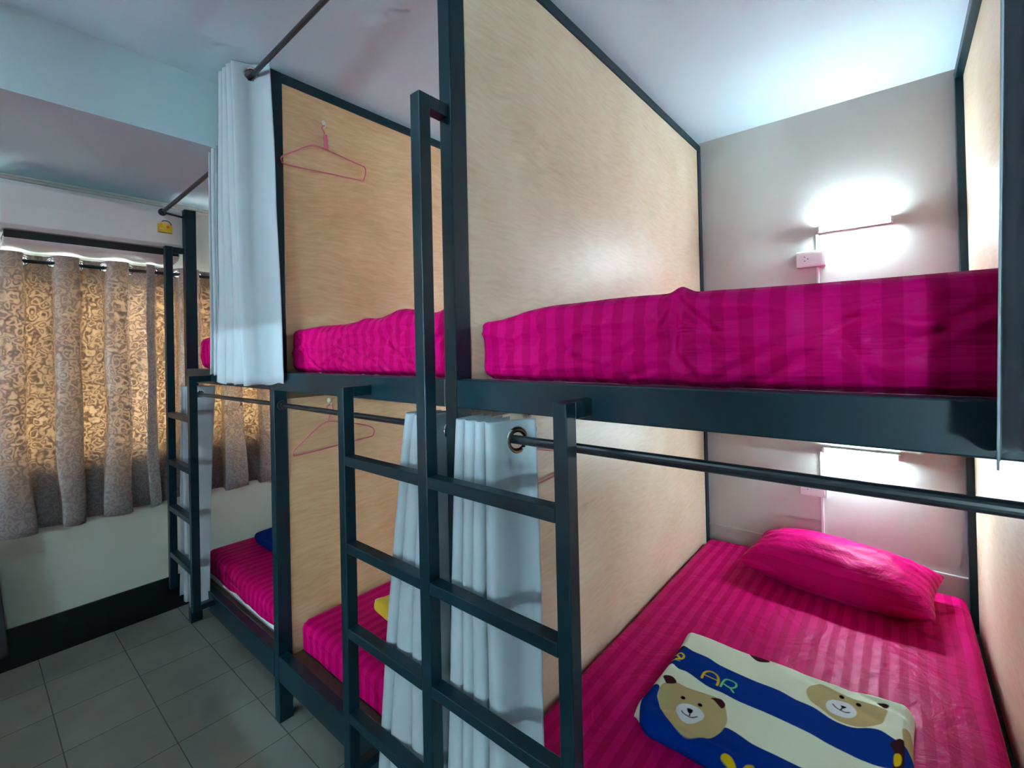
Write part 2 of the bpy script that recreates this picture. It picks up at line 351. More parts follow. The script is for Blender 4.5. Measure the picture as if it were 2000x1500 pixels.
# ---------------------------------------------------------------- curtains
def resample(path, step):
    P = [Vector((*p, 0)) for p in path]; d = [0]
    for i in range(1, len(P)): d.append(d[-1] + (P[i]-P[i-1]).length)
    return P, d
def curtain(label, top, bot, ztop, zbot, ringpts, mat, cat='curtain', group=None, step=.006, ringR=.0215, ringr=.0045, ringmat='steel', hole=True, wob=.004, name='curtain', thick=.0022):
    t = thing(name, label, cat, (top[0][0], top[0][1], zbot), group)
    tp = smooth_path([(*p, 0) for p in top], k=8); bp = smooth_path([(*p, 0) for p in bot], k=8)
    # arc-length resample of the top path, same parameter used at the bottom
    d = [0]
    for i in range(1, len(tp)): d.append(d[-1] + (tp[i]-tp[i-1]).length)
    n = max(8, int(d[-1]/step)); idx = []; j = 0
    for k in range(n+1):
        s = d[-1]*k/n
        while j < len(d)-2 and d[j+1] < s: j += 1
        f = (s-d[j])/max(1e-9, d[j+1]-d[j]); idx.append((j, min(1, f)))
    T = [tp[j].lerp(tp[j+1], f) for j, f in idx]; B = [bp[j].lerp(bp[j+1], f) for j, f in idx]
    zs = []; z = ztop
    while z > ztop-.10: zs.append(z); z -= .006
    nr = 26
    zs += [z - (z-zbot)*i/nr for i in range(nr+1)]
    H = ztop-zbot; cen = [Vector(c) for c, _ in ringpts]
    bm = bmesh.new(); rows = []
    for z in zs:
        f = (ztop-z)/H; g = f**.8; row = []
        for i, (a, b) in enumerate(zip(T, B)):
            p = a.lerp(b, g); p.z = z
            nz = mnoise.noise(Vector((p.x*9, p.y*9, z*2.1)))*wob*(f*1.5)
            p.y += nz*1.6; p.x += nz
            if f > .98: p.z += .004*math.sin(i*.35)
            row.append(bm.verts.new(p))
        rows.append(row)
    for r in range(len(rows)-1):
        for i in range(n):
            c = sum((v.co for v in (rows[r][i], rows[r][i+1], rows[r+1][i+1], rows[r+1][i])), Vector())/4
            if hole and any((c-q).length < ringR for q in cen): continue
            bm.faces.new((rows[r][i], rows[r][i+1], rows[r+1][i+1], rows[r+1][i]))
    for v in [v for v in bm.verts if not v.link_faces]: bm.verts.remove(v)
    obj('curtain_cloth', bm, mat, t, smooth=True, solid=thick)
    for c, nrm in ringpts:
        nv = Vector(nrm).normalized(); nv = nv if (Vector((.87, -.81, 0))-Vector((c[0], c[1], 0))).dot(nv) > 0 else -nv; c = Vector(c)+nv*.0035
        obj('grommet', torus(bmesh.new(), c, nrm, ringR+.0015, ringr, flat=.8), ringmat, t, smooth=True)
    return t
def wave(x0, x1, yc, a, n, ph=0, first=None, last=None):
    """n half-folds; returns control points alternating front and back"""
    pts = []
    for i in range(n+1):
        x = x0+(x1-x0)*i/n; s = -1 if (i+ph) % 2 == 0 else 1
        pts.append((x, yc+s*a))
    if first: pts[0] = first
    if last: pts[-1] = last
    # round the turns
    out = []
    for i, p in enumerate(pts):
        if 0 < i < len(pts)-1:
            w = abs(x1-x0)/n*.46; s = 1 if x1 > x0 else -1
            dy = .80
            out.append((p[0]-s*w, yc+(p[1]-yc)*dy)); out.append(p); out.append((p[0]+s*w, yc+(p[1]-yc)*dy))
        else: out.append(p)
    return out
def ringat(path, rody, z, k):
    """ring centres where the path crosses the rod"""
    sp = smooth_path([(*p, 0) for p in path], k=8); out = []
    for a, b in zip(sp, sp[1:]):
        if (a.y-rody)*(b.y-rody) <= 0 and a.y != b.y:
            f = (rody-a.y)/(b.y-a.y); c = a.lerp(b, f); t = (b-a).normalized()
            out.append(((c.x, c.y, z), (t.y, -t.x, 0)))
    return out
def folds(bs, yf, yb):
    """round pleats between the x boundaries bs: broad round fronts, narrow valleys reaching back to yb"""
    out = []
    for a, b in zip(bs, bs[1:]):
        w = b-a; r = min(w*.5, (yb-yf)*.5)
        out += [(a+.03*w, yb), (a+.03*w, yf+r*1.6), (a+.06*w, yf+r*.75), (a+.22*w, yf+r*.2), (a+.5*w, yf), (a+.78*w, yf+r*.2), (a+.94*w, yf+r*.75), (b-.03*w, yf+r*1.6)]
    out.append((bs[-1]-.001, yb)); return out
def remap(pts, xi, xo, yi, yo): return [(float(np.interp(x, xi, xo)), float(np.interp(y, yi, yo))) for x, y in pts]
# right lower bunk: bunched right of the central post
tp = folds([.036, .062, .101, .127], -.044, .06) + [(.129, -.018), (.132, -.034), (.141, -.043), (.152, -.036), (.160, -.010), (.169, .030), (.183, .056), (.200, .066)]
bt = remap(tp, [.036, .062, .101, .127, .142, .162, .200], [-.020, .038, .069, .118, .170, .205, .262], [-.044, -.02, .03, .066], [-.057, -.040, -.012, -.003])
curtain('pale grey curtain bunched right of the central post, one bronze grommet facing the camera', tp, bt, 1.322, .20, ringat(tp[-6:], .03, 1.273, 0), 'curtain', group=None, ringmat='bronze', ringR=.0245, ringr=.0075, step=.0045)
# middle lower bunk: bunched left of the central post
tp = folds([-.163, -.127, -.097, -.066], -.044, .06) + [(-.064, -.02), (-.060, .0), (-.056, .03), (-.054, .06), (-.053, .085)]
bt = remap(tp, [-.163, -.127, -.097, -.066, -.053], [-.310, -.261, -.171, -.115, -.075], [-.044, -.02, .03, .105], [-.057, -.040, -.012, -.003])
curtain('pale grey curtain bunched left of the central post behind the ladder rungs', tp, bt, 1.322, .20, ringat(tp[-5:], .03, 1.276, 0), 'curtain', step=.0045)
# left lower bunk: bunched right of the far left post
tp = wave(-2.165, -2.085, .020, .05, 4, 0); tp = tp[:-1] + [(-2.085, -.03), (-2.075, .0), (-2.062, .03), (-2.05, .07), (-2.045, .10)]
bt = [(-2.150+(x+2.165)*2.3, min(-.004, -.032+(y-.02)*.45)) for x, y in tp]
curtain('grey curtain hanging at the far left post behind the narrow ladder', tp, bt, 1.318, .185, ringat(tp, .03, 1.273, 0), 'curtain')
# middle upper bunk: bunched in front of the second post
tp = folds([-1.268, -1.229, -1.190, -1.145], -.118, -.015) + [(-1.143, -.085), (-1.140, -.104), (-1.132, -.114), (-1.122, -.104), (-1.112, -.08), (-1.103, -.05), (-1.075, -.024), (-1.036, -.008)]
bt = remap(tp, [-1.268, -1.229, -1.19, -1.145, -1.103, -1.036], [-1.330, -1.245, -1.150, -1.060, -1.005, -.940], [-.118, -.05, -.008], [-.125, -.07, -.012])
curtain('pale blue-grey curtain with one steel grommet hanging left of the upper plywood partition', tp, bt, 2.652, 1.372, ringat(tp[-5:], -.05, 2.606, 0), 'curtain', wob=.006, ringR=.027, ringr=.006, step=.0045, ringmat='bronze')
# left upper bunk: behind the previous one
tp = wave(-1.385, -1.30, -.075, .045, 4, 0); bt = [(x-.02, y) for x, y in tp]
curtain('sliver of grey curtain showing behind the left side of the blue-grey upper curtain', tp, bt, 2.362, 1.405, ringat(tp, -.085, 2.314, 0), 'curtain')
# right upper bunk at the right edge
tp = wave(.985, 1.10, -.05, .055, 6, 0); bt = [(.944+(x-.985)*1.2, y-.012) for x, y in tp]
curtain('blue-grey curtain hanging close to the camera at the right edge of the photo', tp, bt, 2.652, 1.352, ringat(tp, -.05, 2.618, 0), 'curtain')
# window curtains
rod_w = rod('black rod carrying the patterned window curtains under the air conditioner', [(-2.36, -1.9, 1.962), (-2.36, .80, 1.962)], [((-2.36, -1.9, 1.962), (0, 1, 0), (XL+.001, -1.9, 1.962)), ((-2.36, .80, 1.962), (0, -1, 0), (XL+.001, .80, 1.962))])
def wcurt(label, y0, y1, yph, per, seedx=0):
    n = int((y1-y0)/.010); top = []; bot = []
    for i in range(n+1):
        y = y0+(y1-y0)*i/n; c = math.cos(2*math.pi*(y-yph)/per)
        s = math.copysign(abs(c)**.75, c)
        top.append((-2.36+.040*s, y+.010*math.sin(4*math.pi*(y-yph)/per)))
        bot.append((-2.352+.050*s, y+.016*math.sin(7*y)+.026*math.sin(4*math.pi*(y-yph)/per)))
    rg = []
    yy = yph+per/4
    while yy > y0+.02: yy -= per/2
    while yy < y1-.015:
        if yy > y0+.015: rg.append(((-2.36, yy, 1.962), (0.66, -.75 if len(rg) % 2 else .75, 0)))
        yy += per/2
    curtain(label, top, bot, 1.999, .655, rg, 'jacquard', cat='curtain', step=.008, name='curtain', thick=.0015, wob=.012)
wcurt('brown scroll-patterned window curtain lit from behind, left of the narrow ladder', -1.72, -.125, -.46+.0, .20)
wcurt('brown scroll-patterned window curtain behind the far left post', -.145, .70, -.15, .215)

cl = curtain('dark grey cloth hanging low in front of the black skirting at the left edge', [(-2.385+.012*math.sin(k*1.9), -1.25+.0665*k) for k in range(9)], [(-2.385+.02*math.sin(k*1.9), -1.23+.0695*k) for k in range(9)], .62, .095, [], 'greycloth', cat='cloth', name='hanging_cloth')
# ---------------------------------------------------------------- beds
def rbox(x0, x1, y0, y1, z0, z1, r, nx, ny, nz, disp=None):
    bm = bmesh.new(); vd = {}
    lo = Vector((x0, y0, z0)); hi = Vector((x1, y1, z1)); n = (nx, ny, nz)
    il = lo+Vector((r, r, r)); ih = hi-Vector((r, r, r))
    def axis(i, k):
        # denser near ends
        t = i/n[k]; return t
    def V(i, j, k):
        key = (i, j, k)
        if key in vd: return vd[key]
        p = Vector((lo[a]+(hi[a]-lo[a])*(key[a]/n[a]) for a in range(3)))
        q = Vector((min(max(p[a], il[a]), ih[a]) for a in range(3)))
        dlt = p-q
        if dlt.length > 1e-9:
            # project cube shell to rounded shell
            m = max(abs(dlt[a])/r for a in range(3)); p = q+dlt.normalized()*r*m
        if disp: p = disp(p, q)
        vd[key] = bm.verts.new(p); return vd[key]
    for a in range(3):
        b, c = (a+1) % 3, (a+2) % 3
        for s in (0, n[a]):
            for i in range(n[b]):
                for j in range(n[c]):
                    def K(ii, jj):
                        k = [0, 0, 0]; k[a] = s; k[b] = ii; k[c] = jj; return V(*k)
                    f = [K(i, j), K(i+1, j), K(i+1, j+1), K(i, j+1)]
                    if s == 0: f.reverse()
                    try: bm.faces.new(f)
                    except ValueError: pass
    return bm
CREASES = {1.3: [(.70, 1.43, .80, 1.51, .007, .010), (.80, 1.51, .90, 1.57, .006, .010), (.60, 1.42, .72, 1.49, .006, .009), (.72, 1.49, .84, 1.53, .005, .010), (.86, 1.47, .97, 1.54, .006, .009), (.80, 1.50, .845, 1.42, .006, .012), (.545, 1.58, .47, 1.50, .009, .010), (.47, 1.50, .38, 1.43, .006, .010),
    (.545, 1.58, .535, 1.47, .009, .008), (.535, 1.47, .58, 1.42, .007, .010), (.545, 1.57, .62, 1.50, .008, .010), (.40, 1.56, .26, 1.46, .005, .010), (.30, 1.50, .17, 1.42, .006, .008), (.16, 1.52, .08, 1.43, .005, .008), (.50, 1.45, .42, 1.42, .006, .008), (.24, 1.56, .20, 1.48, .005, .007), (.52, 1.50, .40, 1.47, .005, .008)]}
rr_ = random.Random(11); CREASES[5.1] = []
for _ in range(26):
    x = rr_.uniform(-.72, -.07); z = rr_.uniform(1.42, 1.58); a = rr_.choice((-1, 1))*rr_.uniform(.3, 1.2); l = rr_.uniform(.05, .13)
    CREASES[5.1].append((x, z, x+l*math.cos(a), z+l*.7*math.sin(a), rr_.uniform(.005, .010), rr_.uniform(.006, .010)))
CREASES[5.1] += [(-1.0, 1.55, -.90, 1.47, .006, .007), (-.90, 1.47, -.82, 1.42, .005, .007), (-.80, 1.44, -.62, 1.50, .006, .007)]
def cr_d(x, z, c):
    ax, az, bx, bz = c[:4]; dx, dz = bx-ax, bz-az; t = max(0, min(1, ((x-ax)*dx+(z-az)*dz)/(dx*dx+dz*dz)))
    e = min(t, 1-t)*5; return math.hypot(x-ax-t*dx, z-az-t*dz), min(1, .35+e)
def sheet_disp(z1, y0, bumps, seed, amp):
    def d(p, q):
        p = p.copy()
        if p.y < y0+.045:
            for c in CREASES.get(seed, ()):
                dd, e = cr_d(p.x, p.z, c)
                if dd < .03: p.y += c[4]*e*(math.exp(-(dd/c[5])**2)-.5*math.exp(-((dd-.014)/.008)**2))
        s = Vector((seed, seed*2.3, 0))
        top = max(0, min(1, (p.z-z1+.05)/.05)); fr = max(0, 1-(p.y-y0)/.09)
        w = mnoise.noise(Vector((p.x*5+p.z*9, p.y*5, p.z*3-p.x*7))+s)
        ridged = 1-abs(mnoise.noise(Vector((p.x*4.5+p.z*8, p.y*3, p.z*10-p.x*3.3))+s*2))*2.2
        p.y -= fr*amp*(w*.7+max(0, ridged)**3*.55)*min(1, max(0, (p.z-z1+.16)/.05)) 
        p.z += top*(mnoise.noise(Vector((p.x*2.2, p.y*2.2, seed)))*.010)
        for bx, bw, bh, by in bumps:
            p.z += top*bh*math.exp(-((p.x-bx)/bw)**2)*math.exp(-((p.y-by)/.07)**2)
        return p
    return d
def mattress(label, x0, x1, z0, z1, bumps=(), seed=0, y0=.062, amp=.012, core=.03):
    t = thing('mattress', label, 'mattress', ((x0+x1)/2, 1.0, z0))
    obj('mattress_core', boxes((x0+.03, x1-.03, y0+core, 1.915, z0, z0+.06)), 'foam', t, bevel=.004)
    obj('fitted_sheet', rbox(x0, x1, y0, 1.932, z0+(.003 if core > .02 else .009), z1, .038, 190 if seed in CREASES else 90, 60, 30 if seed in CREASES else 18, sheet_disp(z1, y0, bumps, seed, amp)), 'sheet', t, smooth=True)
    return t
mattress('magenta striped mattress on the right upper bunk', .014, 1.072, 1.405, 1.590, [(.05, .10, -.026, .1), (.545, .016, .013, .075), (.70, .14, .006, .2)], 1.3, .066, .016)
mattress('magenta striped mattress on the middle upper bunk, seen behind the tall ladder rail', -1.062, -.052, 1.405, 1.596, [(-1.0, .1, -.012, .1), (-.55, .06, .012, .1), (-.33, .10, .024, .1), (-.12, .035, .02, .1)], 5.1, .064, .018)
mattress('corner of a magenta mattress on the left upper bunk beside the tall post', -2.162, -1.120, 1.405, 1.590, [], 8.2)
mattress('magenta striped mattress on the right lower bunk under the pillow', .014, 1.072, .251, .392, [], 2.2, .070, .008)
mattress('magenta mattress on the middle lower bunk behind the ladder', -1.052, -.052, .251, .392, [], 3.7, .078, .008)
mattress('magenta mattress on the left lower bunk nearest the window wall', -2.150, -1.120, .251, .392, [], 6.4, .066, .006, .004)

# pillow
def pillow():
    bm = bmesh.new(); nu, nv = 72, 48; a, b, h = .355, .195, .120; V = {}
    for s in (1, -1):
        for i in range(nu+1):
            for j in range(nv+1):
                if s == -1 and (i in (0, nu) or j in (0, nv)): V[(s, i, j)] = V[(1, i, j)]; continue
                u = 2*i/nu-1; v = 2*j/nv-1; u = math.copysign(abs(u)**.85, u); v = math.copysign(abs(v)**.85, v)
                x = u*a*(1-.07*(1-v*v)); y = v*b*(1-.09*(1-u*u))
                x *= 1-.03*abs(v)**6; hh = h*((1-abs(u)**2.6)**.55)*((1-abs(v)**2.4)**.6)
                z = s*hh
                edge = max(abs(u), abs(v))**3
                z += s*.007*edge*(1-edge)*4*mnoise.noise(Vector((u*9, v*3, s*3.0)))
                z += s*.012*mnoise.noise(Vector((u*2.2, v*2.2, s*2.)))*(1-edge)
                if s == -1: z = max(z, -h*.62)
                V[(s, i, j)] = bm.verts.new((x, y, z))
    for s in (1, -1):
        for i in range(nu):
            for j in range(nv):
                f = [V[(s, i, j)], V[(s, i+1, j)], V[(s, i+1, j+1)], V[(s, i, j+1)]]
                if s == -1: f.reverse()
                bm.faces.new(f)
    return bm
p = obj('pillow', pillow(), 'pillowcase', smooth=True)
p.location = (.630, 1.680, .478); p.rotation_euler = (math.radians(4), 0, math.radians(-7))
tag(p, 'magenta satin-striped pillow leaning towards the back wall on the right lower bunk', 'pillow')

# ---------------------------------------------------------------- bear blanket
SH = {
'stripe1':[(0.261,0.747),(0.264,0.78),(0.278,0.786),(0.313,0.773),(0.363,0.769),(0.401,0.758),(0.462,0.757),(0.514,0.756),(0.569,0.756),(0.615,0.744),(0.661,0.742),(0.707,0.723),(0.751,0.725),(0.784,0.746),(0.81,0.753),(0.838,0.738),(0.855,0.733),(0.88,0.723),(0.887,0.664),(0.821,0.623),(0.779,0.615),(0.743,0.617),(0.705,0.62),(0.665,0.627),(0.615,0.629),(0.551,0.633),(0.486,0.634),(0.443,0.638),(0.396,0.636),(0.333,0.656),(0.305,0.656),(0.279,0.671),(0.256,0.667)],
'stripe2':[(0.255,0.51),(0.255,0.549),(0.274,0.556),(0.287,0.547),(0.294,0.513),(0.313,0.484),(0.339,0.456),(0.37,0.443),(0.384,0.443),(0.449,0.466),(0.472,0.491),(0.482,0.517),(0.511,0.517),(0.554,0.504),(0.607,0.503),(0.657,0.502),(0.714,0.502),(0.721,0.424),(0.513,0.258),(0.401,0.3),(0.287,0.391)],
'head1':[(0.288,0.555),(0.298,0.579),(0.321,0.593),(0.355,0.592),(0.396,0.601),(0.429,0.608),(0.455,0.603),(0.47,0.576),(0.481,0.541),(0.481,0.515),(0.474,0.478),(0.446,0.444),(0.411,0.429),(0.372,0.436),(0.339,0.456),(0.313,0.484),(0.295,0.514)],
'ear1a':[(0.278,0.599),(0.295,0.61),(0.311,0.606),(0.322,0.59),(0.3,0.574),(0.29,0.581)],
'ear1b':[(0.422,0.595),(0.43,0.605),(0.447,0.611),(0.459,0.603),(0.462,0.591),(0.456,0.579),(0.443,0.587),(0.43,0.595)],
'muz1':[(0.353,0.505),(0.365,0.527),(0.385,0.537),(0.408,0.538),(0.424,0.526),(0.427,0.505),(0.414,0.481),(0.394,0.469),(0.375,0.474),(0.362,0.487)],
'eye1':[(0.358,0.547),(0.405,0.552)],
'nose1':[(0.379,0.521),(0.394,0.525),(0.392,0.511),(0.386,0.51)],
'mouth1':[(0.369,0.505),(0.378,0.496),(0.39,0.492),(0.402,0.493),(0.412,0.505)],
'mouthb':[(0.39,0.513),(0.394,0.496)],
'head2':[(0.635,0.798),(0.643,0.835),(0.661,0.859),(0.684,0.859),(0.709,0.853),(0.744,0.848),(0.769,0.851),(0.801,0.853),(0.822,0.849),(0.818,0.817),(0.809,0.783),(0.781,0.748),(0.751,0.731),(0.711,0.73),(0.676,0.751),(0.648,0.766)],
'ear2':[(0.798,0.875),(0.813,0.882),(0.825,0.88),(0.823,0.87),(0.816,0.856),(0.808,0.861)],
'muz2':[(0.686,0.772),(0.69,0.796),(0.709,0.817),(0.732,0.825),(0.749,0.815),(0.756,0.79),(0.749,0.766),(0.731,0.752),(0.708,0.75),(0.694,0.755)],
'eye2':[(0.718,0.84),(0.758,0.832)],
'nose2':[(0.719,0.798),(0.732,0.8),(0.728,0.79),(0.723,0.788)],
'mouth2':[(0.701,0.789),(0.709,0.78),(0.721,0.776),(0.732,0.775),(0.74,0.781)],
'mouth2b':[(0.724,0.792),(0.72,0.776)],
'ear3':[(0.464,0.874),(0.484,0.854),(0.502,0.853),(0.525,0.872),(0.499,0.89)],
'ear4':[(0.257,0.744),(0.261,0.775),(0.278,0.786),(0.282,0.768),(0.266,0.747)],
'brownR':[(0.829,0.712),(0.841,0.738),(0.851,0.749),(0.858,0.738),(0.854,0.638),(0.834,0.622),(0.838,0.685)],
'yelR':[(0.837,0.676),(0.844,0.689),(0.85,0.687),(0.852,0.675),(0.849,0.653),(0.838,0.642)],
'tanR':[(0.855,0.798),(0.87,0.816),(0.878,0.793),(0.877,0.726),(0.858,0.735),(0.854,0.768)],
'let0':[(0.255,0.716),(0.267,0.73),(0.289,0.712)],
'let0b':[(0.272,0.731),(0.284,0.741),(0.296,0.731),(0.296,0.712),(0.278,0.702)],
'let0c':[(0.256,0.686),(0.27,0.696),(0.294,0.697)],
'letA':[(0.376,0.660),(0.375,0.674),(0.376,0.691),(0.384,0.704),(0.396,0.708),(0.409,0.702),(0.417,0.689),(0.421,0.671),(0.421,0.659)],
'letR':[(0.431,0.661),(0.433,0.699),(0.448,0.709),(0.464,0.705),(0.466,0.687),(0.455,0.674),(0.437,0.678)],
'letRb':[(0.455,0.674),(0.467,0.661)],
'yelF':[(0.497,0.423),(0.501,0.43),(0.51,0.433),(0.522,0.43),(0.535,0.419),(0.527,0.416),(0.511,0.419)],
'yelG':[(0.548,0.419),(0.553,0.427),(0.563,0.432),(0.573,0.432),(0.573,0.414),(0.559,0.41)],
'letAb':[(0.378,0.679),(0.395,0.679),(0.418,0.680)],

}
def seg_d(P, a, b):
    a = np.array(a); b = np.array(b); ab = b-a; t = np.clip(((P-a)@ab)/(ab@ab+1e-12), 0, 1)
    return np.linalg.norm(P-(a+t[:, None]*ab), axis=1)
def sdf_poly(P, poly):
    d = np.full(len(P), 9.); ins = np.zeros(len(P), bool); n = len(poly)
    for i in range(n):
        a, b = poly[i], poly[(i+1) % n]; d = np.minimum(d, seg_d(P, a, b))
        c = (a[1] > P[:, 1]) != (b[1] > P[:, 1])
        xi = (b[0]-a[0])*(P[:, 1]-a[1])/((b[1]-a[1]) if b[1] != a[1] else 1e-9)+a[0]
        ins ^= c & (P[:, 0] < xi)
    return np.where(ins, -d, d)
def smoothpoly(p, k=4): return [(v.x, v.y) for v in smooth_path([(*q, 0) for q in p], True, k)]
def blanket():
    nx, ny = 430, 330; r = .030; h = .056
    U, Vv = np.meshgrid(np.linspace(0, 1, nx), np.linspace(0, 1, ny), indexing='ij')
    def e(t, a, b): return a*(1-t)+b*t
    xl = .243+.012*np.sin(Vv*3.0); xr = .886+.008*np.sin(Vv*5+1)-.008*(1-Vv)
    X = xl+(xr-xl)*U
    yf = .408+.022*U+.006*np.sin(U*9)+.05*np.exp(-(U/.06)**2); yb = .900+.030*U-.03*np.sin(U*math.pi)*.5+.004*np.sin(U*17)
    Y = yf+(yb-yf)*Vv
    dx = np.minimum(U, 1-U)*.64; dy = np.minimum(Vv, 1-Vv)*.49
    def prof(d): t = np.clip(1-d/r, 0, 1); return np.sqrt(np.clip(1-t*t, 0, 1))
    Z = .392+h*prof(dx)*prof(dy)
    rng = np.random.default_rng(4)
    W = np.zeros_like(Z)
    for k in range(14):
        a = rng.uniform(0, math.pi); f = rng.uniform(8, 34); ph = rng.uniform(0, 6)
        W += np.sin((X*math.cos(a)+Y*math.sin(a))*f+ph)*.0016*(12/f)
    # pinch creases
    def crease(x0, y0, x1, y1, amp, w):
        P = np.stack([X.ravel(), Y.ravel()], 1); d = seg_d(P, (x0, y0), (x1, y1)).reshape(X.shape); return -amp*np.exp(-(d/w)**2)
    W += crease(.30, .47, .40, .52, .006, .012)+crease(.36, .47, .52, .45, .006, .018)+crease(.62, .86, .80, .80, .005, .02)+crease(.72, .90, .86, .86, .006, .014)
    Z = Z+W*prof(dx)*prof(dy)
    P = np.stack([X.ravel(), Y.ravel()], 1)
    # side walls sample the print just inside / beyond the edge
    col = np.tile(np.array([.80, .86, .68]), (len(P), 1))
    navy, tan, brown, white, black, yel, grn = ((.000, .026, .23), (.50, .40, .19), (.035, .006, .010), (.75, .79, .84), (.003, .002, .008), (.70, .46, .006), (.20, .65, .22))
    aa = .0012
    def put(sd, c):
        nonlocal col
        k = np.clip(.5-sd/(2*aa), 0, 1)[:, None]; col = col*(1-k)+np.array(c)*k
    def bb(f, pts, pad):
        q = np.array(pts); m = (P[:, 0] > q[:, 0].min()-pad) & (P[:, 0] < q[:, 0].max()+pad) & (P[:, 1] > q[:, 1].min()-pad) & (P[:, 1] < q[:, 1].max()+pad)
        sd = np.full(len(P), 9.); sd[m] = f(P[m]); return sd
    def poly(k, c, sm=True):
        pp = smoothpoly(SH[k]) if sm else SH[k]; put(bb(lambda q: sdf_poly(q, pp), pp, .01), c)
    def stroke(k, c, wd):
        pp = [(v.x, v.y) for v in smooth_path([(*q, 0) for q in SH[k]], False, 4)]
        def f(q):
            d = np.full(len(q), 9.)
            for a, b in zip(pp, pp[1:]): d = np.minimum(d, seg_d(q, a, b))
            return d-wd
        put(bb(f, pp, .02), c)
    def dots(k, c, rx):
        for q0 in SH[k]: put(bb(lambda q: np.linalg.norm(q-np.array(q0), axis=1)-rx, [q0], .03), c)
    poly('stripe1', navy); poly('stripe2', navy); poly('head1', tan); poly('head2', tan)
    for k in ('ear1a', 'ear1b', 'ear2', 'ear3', 'ear4'): poly(k, brown)
    poly('tanR', tan); poly('brownR', brown); poly('yelR', yel)
    poly('muz1', white); poly('muz2', white)
    dots('eye1', black, .0065); dots('eye2', black, .0065)
    poly('nose1', black); poly('nose2', black)
    stroke('mouth1', black, .0018); stroke('mouthb', black, .0020); stroke('mouth2', black, .0018); stroke('mouth2b', black, .0018)
    for k in ('let0', 'let0b'): stroke(k, yel, .0034)
    stroke('let0c', grn, .0026); stroke('letA', yel, .0034); stroke('letAb', yel, .0020); stroke('letR', grn, .0028); stroke('letRb', grn, .0028)
    poly('yelF', yel); poly('yelG', yel)
    me = bpy.data.meshes.new('folded_blanket')
    nb = nx*ny
    ring = [(i, 0) for i in range(nx)]+[(nx-1, j) for j in range(1, ny)]+[(i, ny-1) for i in range(nx-2, -1, -1)]+[(0, j) for j in range(ny-2, 0, -1)]
    co = np.stack([X.ravel(), Y.ravel(), Z.ravel()], 1)
    idx = np.arange(nb).reshape(nx, ny)
    q = np.stack([idx[:-1, :-1], idx[1:, :-1], idx[1:, 1:], idx[:-1, 1:]], -1).reshape(-1, 4)
    faces = q.tolist(); faces.append([int(idx[i, j]) for i, j in ring][::-1])
    me.from_pydata(co.tolist(), [], faces); me.update()
    at = me.color_attributes.new('print', 'FLOAT_COLOR', 'POINT')
    buf = np.concatenate([col, np.ones((nb, 1))], 1).astype(np.float32).ravel(); at.data.foreach_set('color', buf)
    me.polygons.foreach_set('use_smooth', [True]*(len(faces)-1)+[False])
    me.materials.append(M['fleece'])
    o = bpy.data.objects.new('folded_blanket', me); C.objects.link(o)
    tag(o, 'folded cream and blue fleece blanket printed with bear faces on the right lower bunk', 'blanket')
blanket()
def softfold(x0, x1, y0, y1, z0, z1, seed, mat, parent=None, name='folded_blanket', rot=0, r=.02):
    cx, cy = (x0+x1)/2, (y0+y1)/2
    def d(p, q):
        p = p.copy(); p.z += (p.z > (z0+z1)/2)*mnoise.noise(Vector((p.x*6, p.y*6, seed)))*.016
        p.x += mnoise.noise(Vector((p.y*8, p.z*9, seed)))*.012; p.y += mnoise.noise(Vector((p.x*8, p.z*9, seed+4)))*.012
        v = Matrix.Rotation(rot, 3, 'Z') @ Vector((p.x-cx, p.y-cy, 0)); p.x = cx+v.x; p.y = cy+v.y; return p
    return obj(name, rbox(x0, x1, y0, y1, z0, z1, r, 30, 30, 6, d), mat, parent, smooth=True)
t = thing('folded_blanket', 'folded yellow fleece blanket with a white edge, behind the ladder on the middle lower bunk', 'blanket', (-.62, .42, .40))
softfold(-.83, -.35, .25, .55, .398, .447, 2, 'yfleece', t, 'top_layer', -.2)
softfold(-.86, -.37, .265, .56, .393, .425, 5, 'wfleece', t, 'lower_layer', -.2, r=.012)
tag(softfold(-2.02, -1.55, .27, .62, .396, .455, 7, 'navy'), 'folded dark blue blanket on the left lower bunk, partly hidden by a post', 'blanket')

# ---------------------------------------------------------------- hangers and hooks
def hanger(label, x, dy, dz, pts, neck, hook, grip=True):
    t = thing('clothes_hanger', label, 'hanger', (x, neck[0]+dy, neck[1]+dz))
    P = smooth_path([(x, a+dy, b+dz) for a, b in pts], True, 5)
    obj('hanger_wire', tube(bmesh.new(), P, .0028, 8, closed=True), 'pink', t, smooth=True)
    H = smooth_path([(x+.001, a+dy, b+dz) for a, b in hook], False, 5)
    obj('hanger_hook', tube(bmesh.new(), H, .0026, 8), 'pink', t, smooth=True)
    if grip: obj('neck_sleeve', tube(bmesh.new(), [(x+.003, neck[0]+dy+.004, neck[1]+dz-.006), (x+.004, neck[0]+dy, neck[1]+dz+.055)], .009, 10), 'pink', t)
    return t
def hook(label, x, y, z):
    t = thing('adhesive_hook', label, 'hook', (x, y, z))
    bm = bmesh.new(); torus(bm, (x+.003, y, z+.012), (1, 0, 0), .008, .003, 18, 8, .6); tube(bm, [(x+.003, y-.006, z+.012), (x+.003, y+.006, z+.012)], .007, 10)
    obj('hook_base', bm, 'clear', t, smooth=True)
    H = smooth_path([(x+.004, y, z+.008), (x+.009, y, z-.004), (x+.014, y, z-.010), (x+.018, y, z-.004), (x+.018, y, z+.002)], False, 4)
    obj('hook_arm', tube(bmesh.new(), H, .0022, 8), 'clear', t, smooth=True)
PX2 = X2b-.006; PX3 = X3b-.006
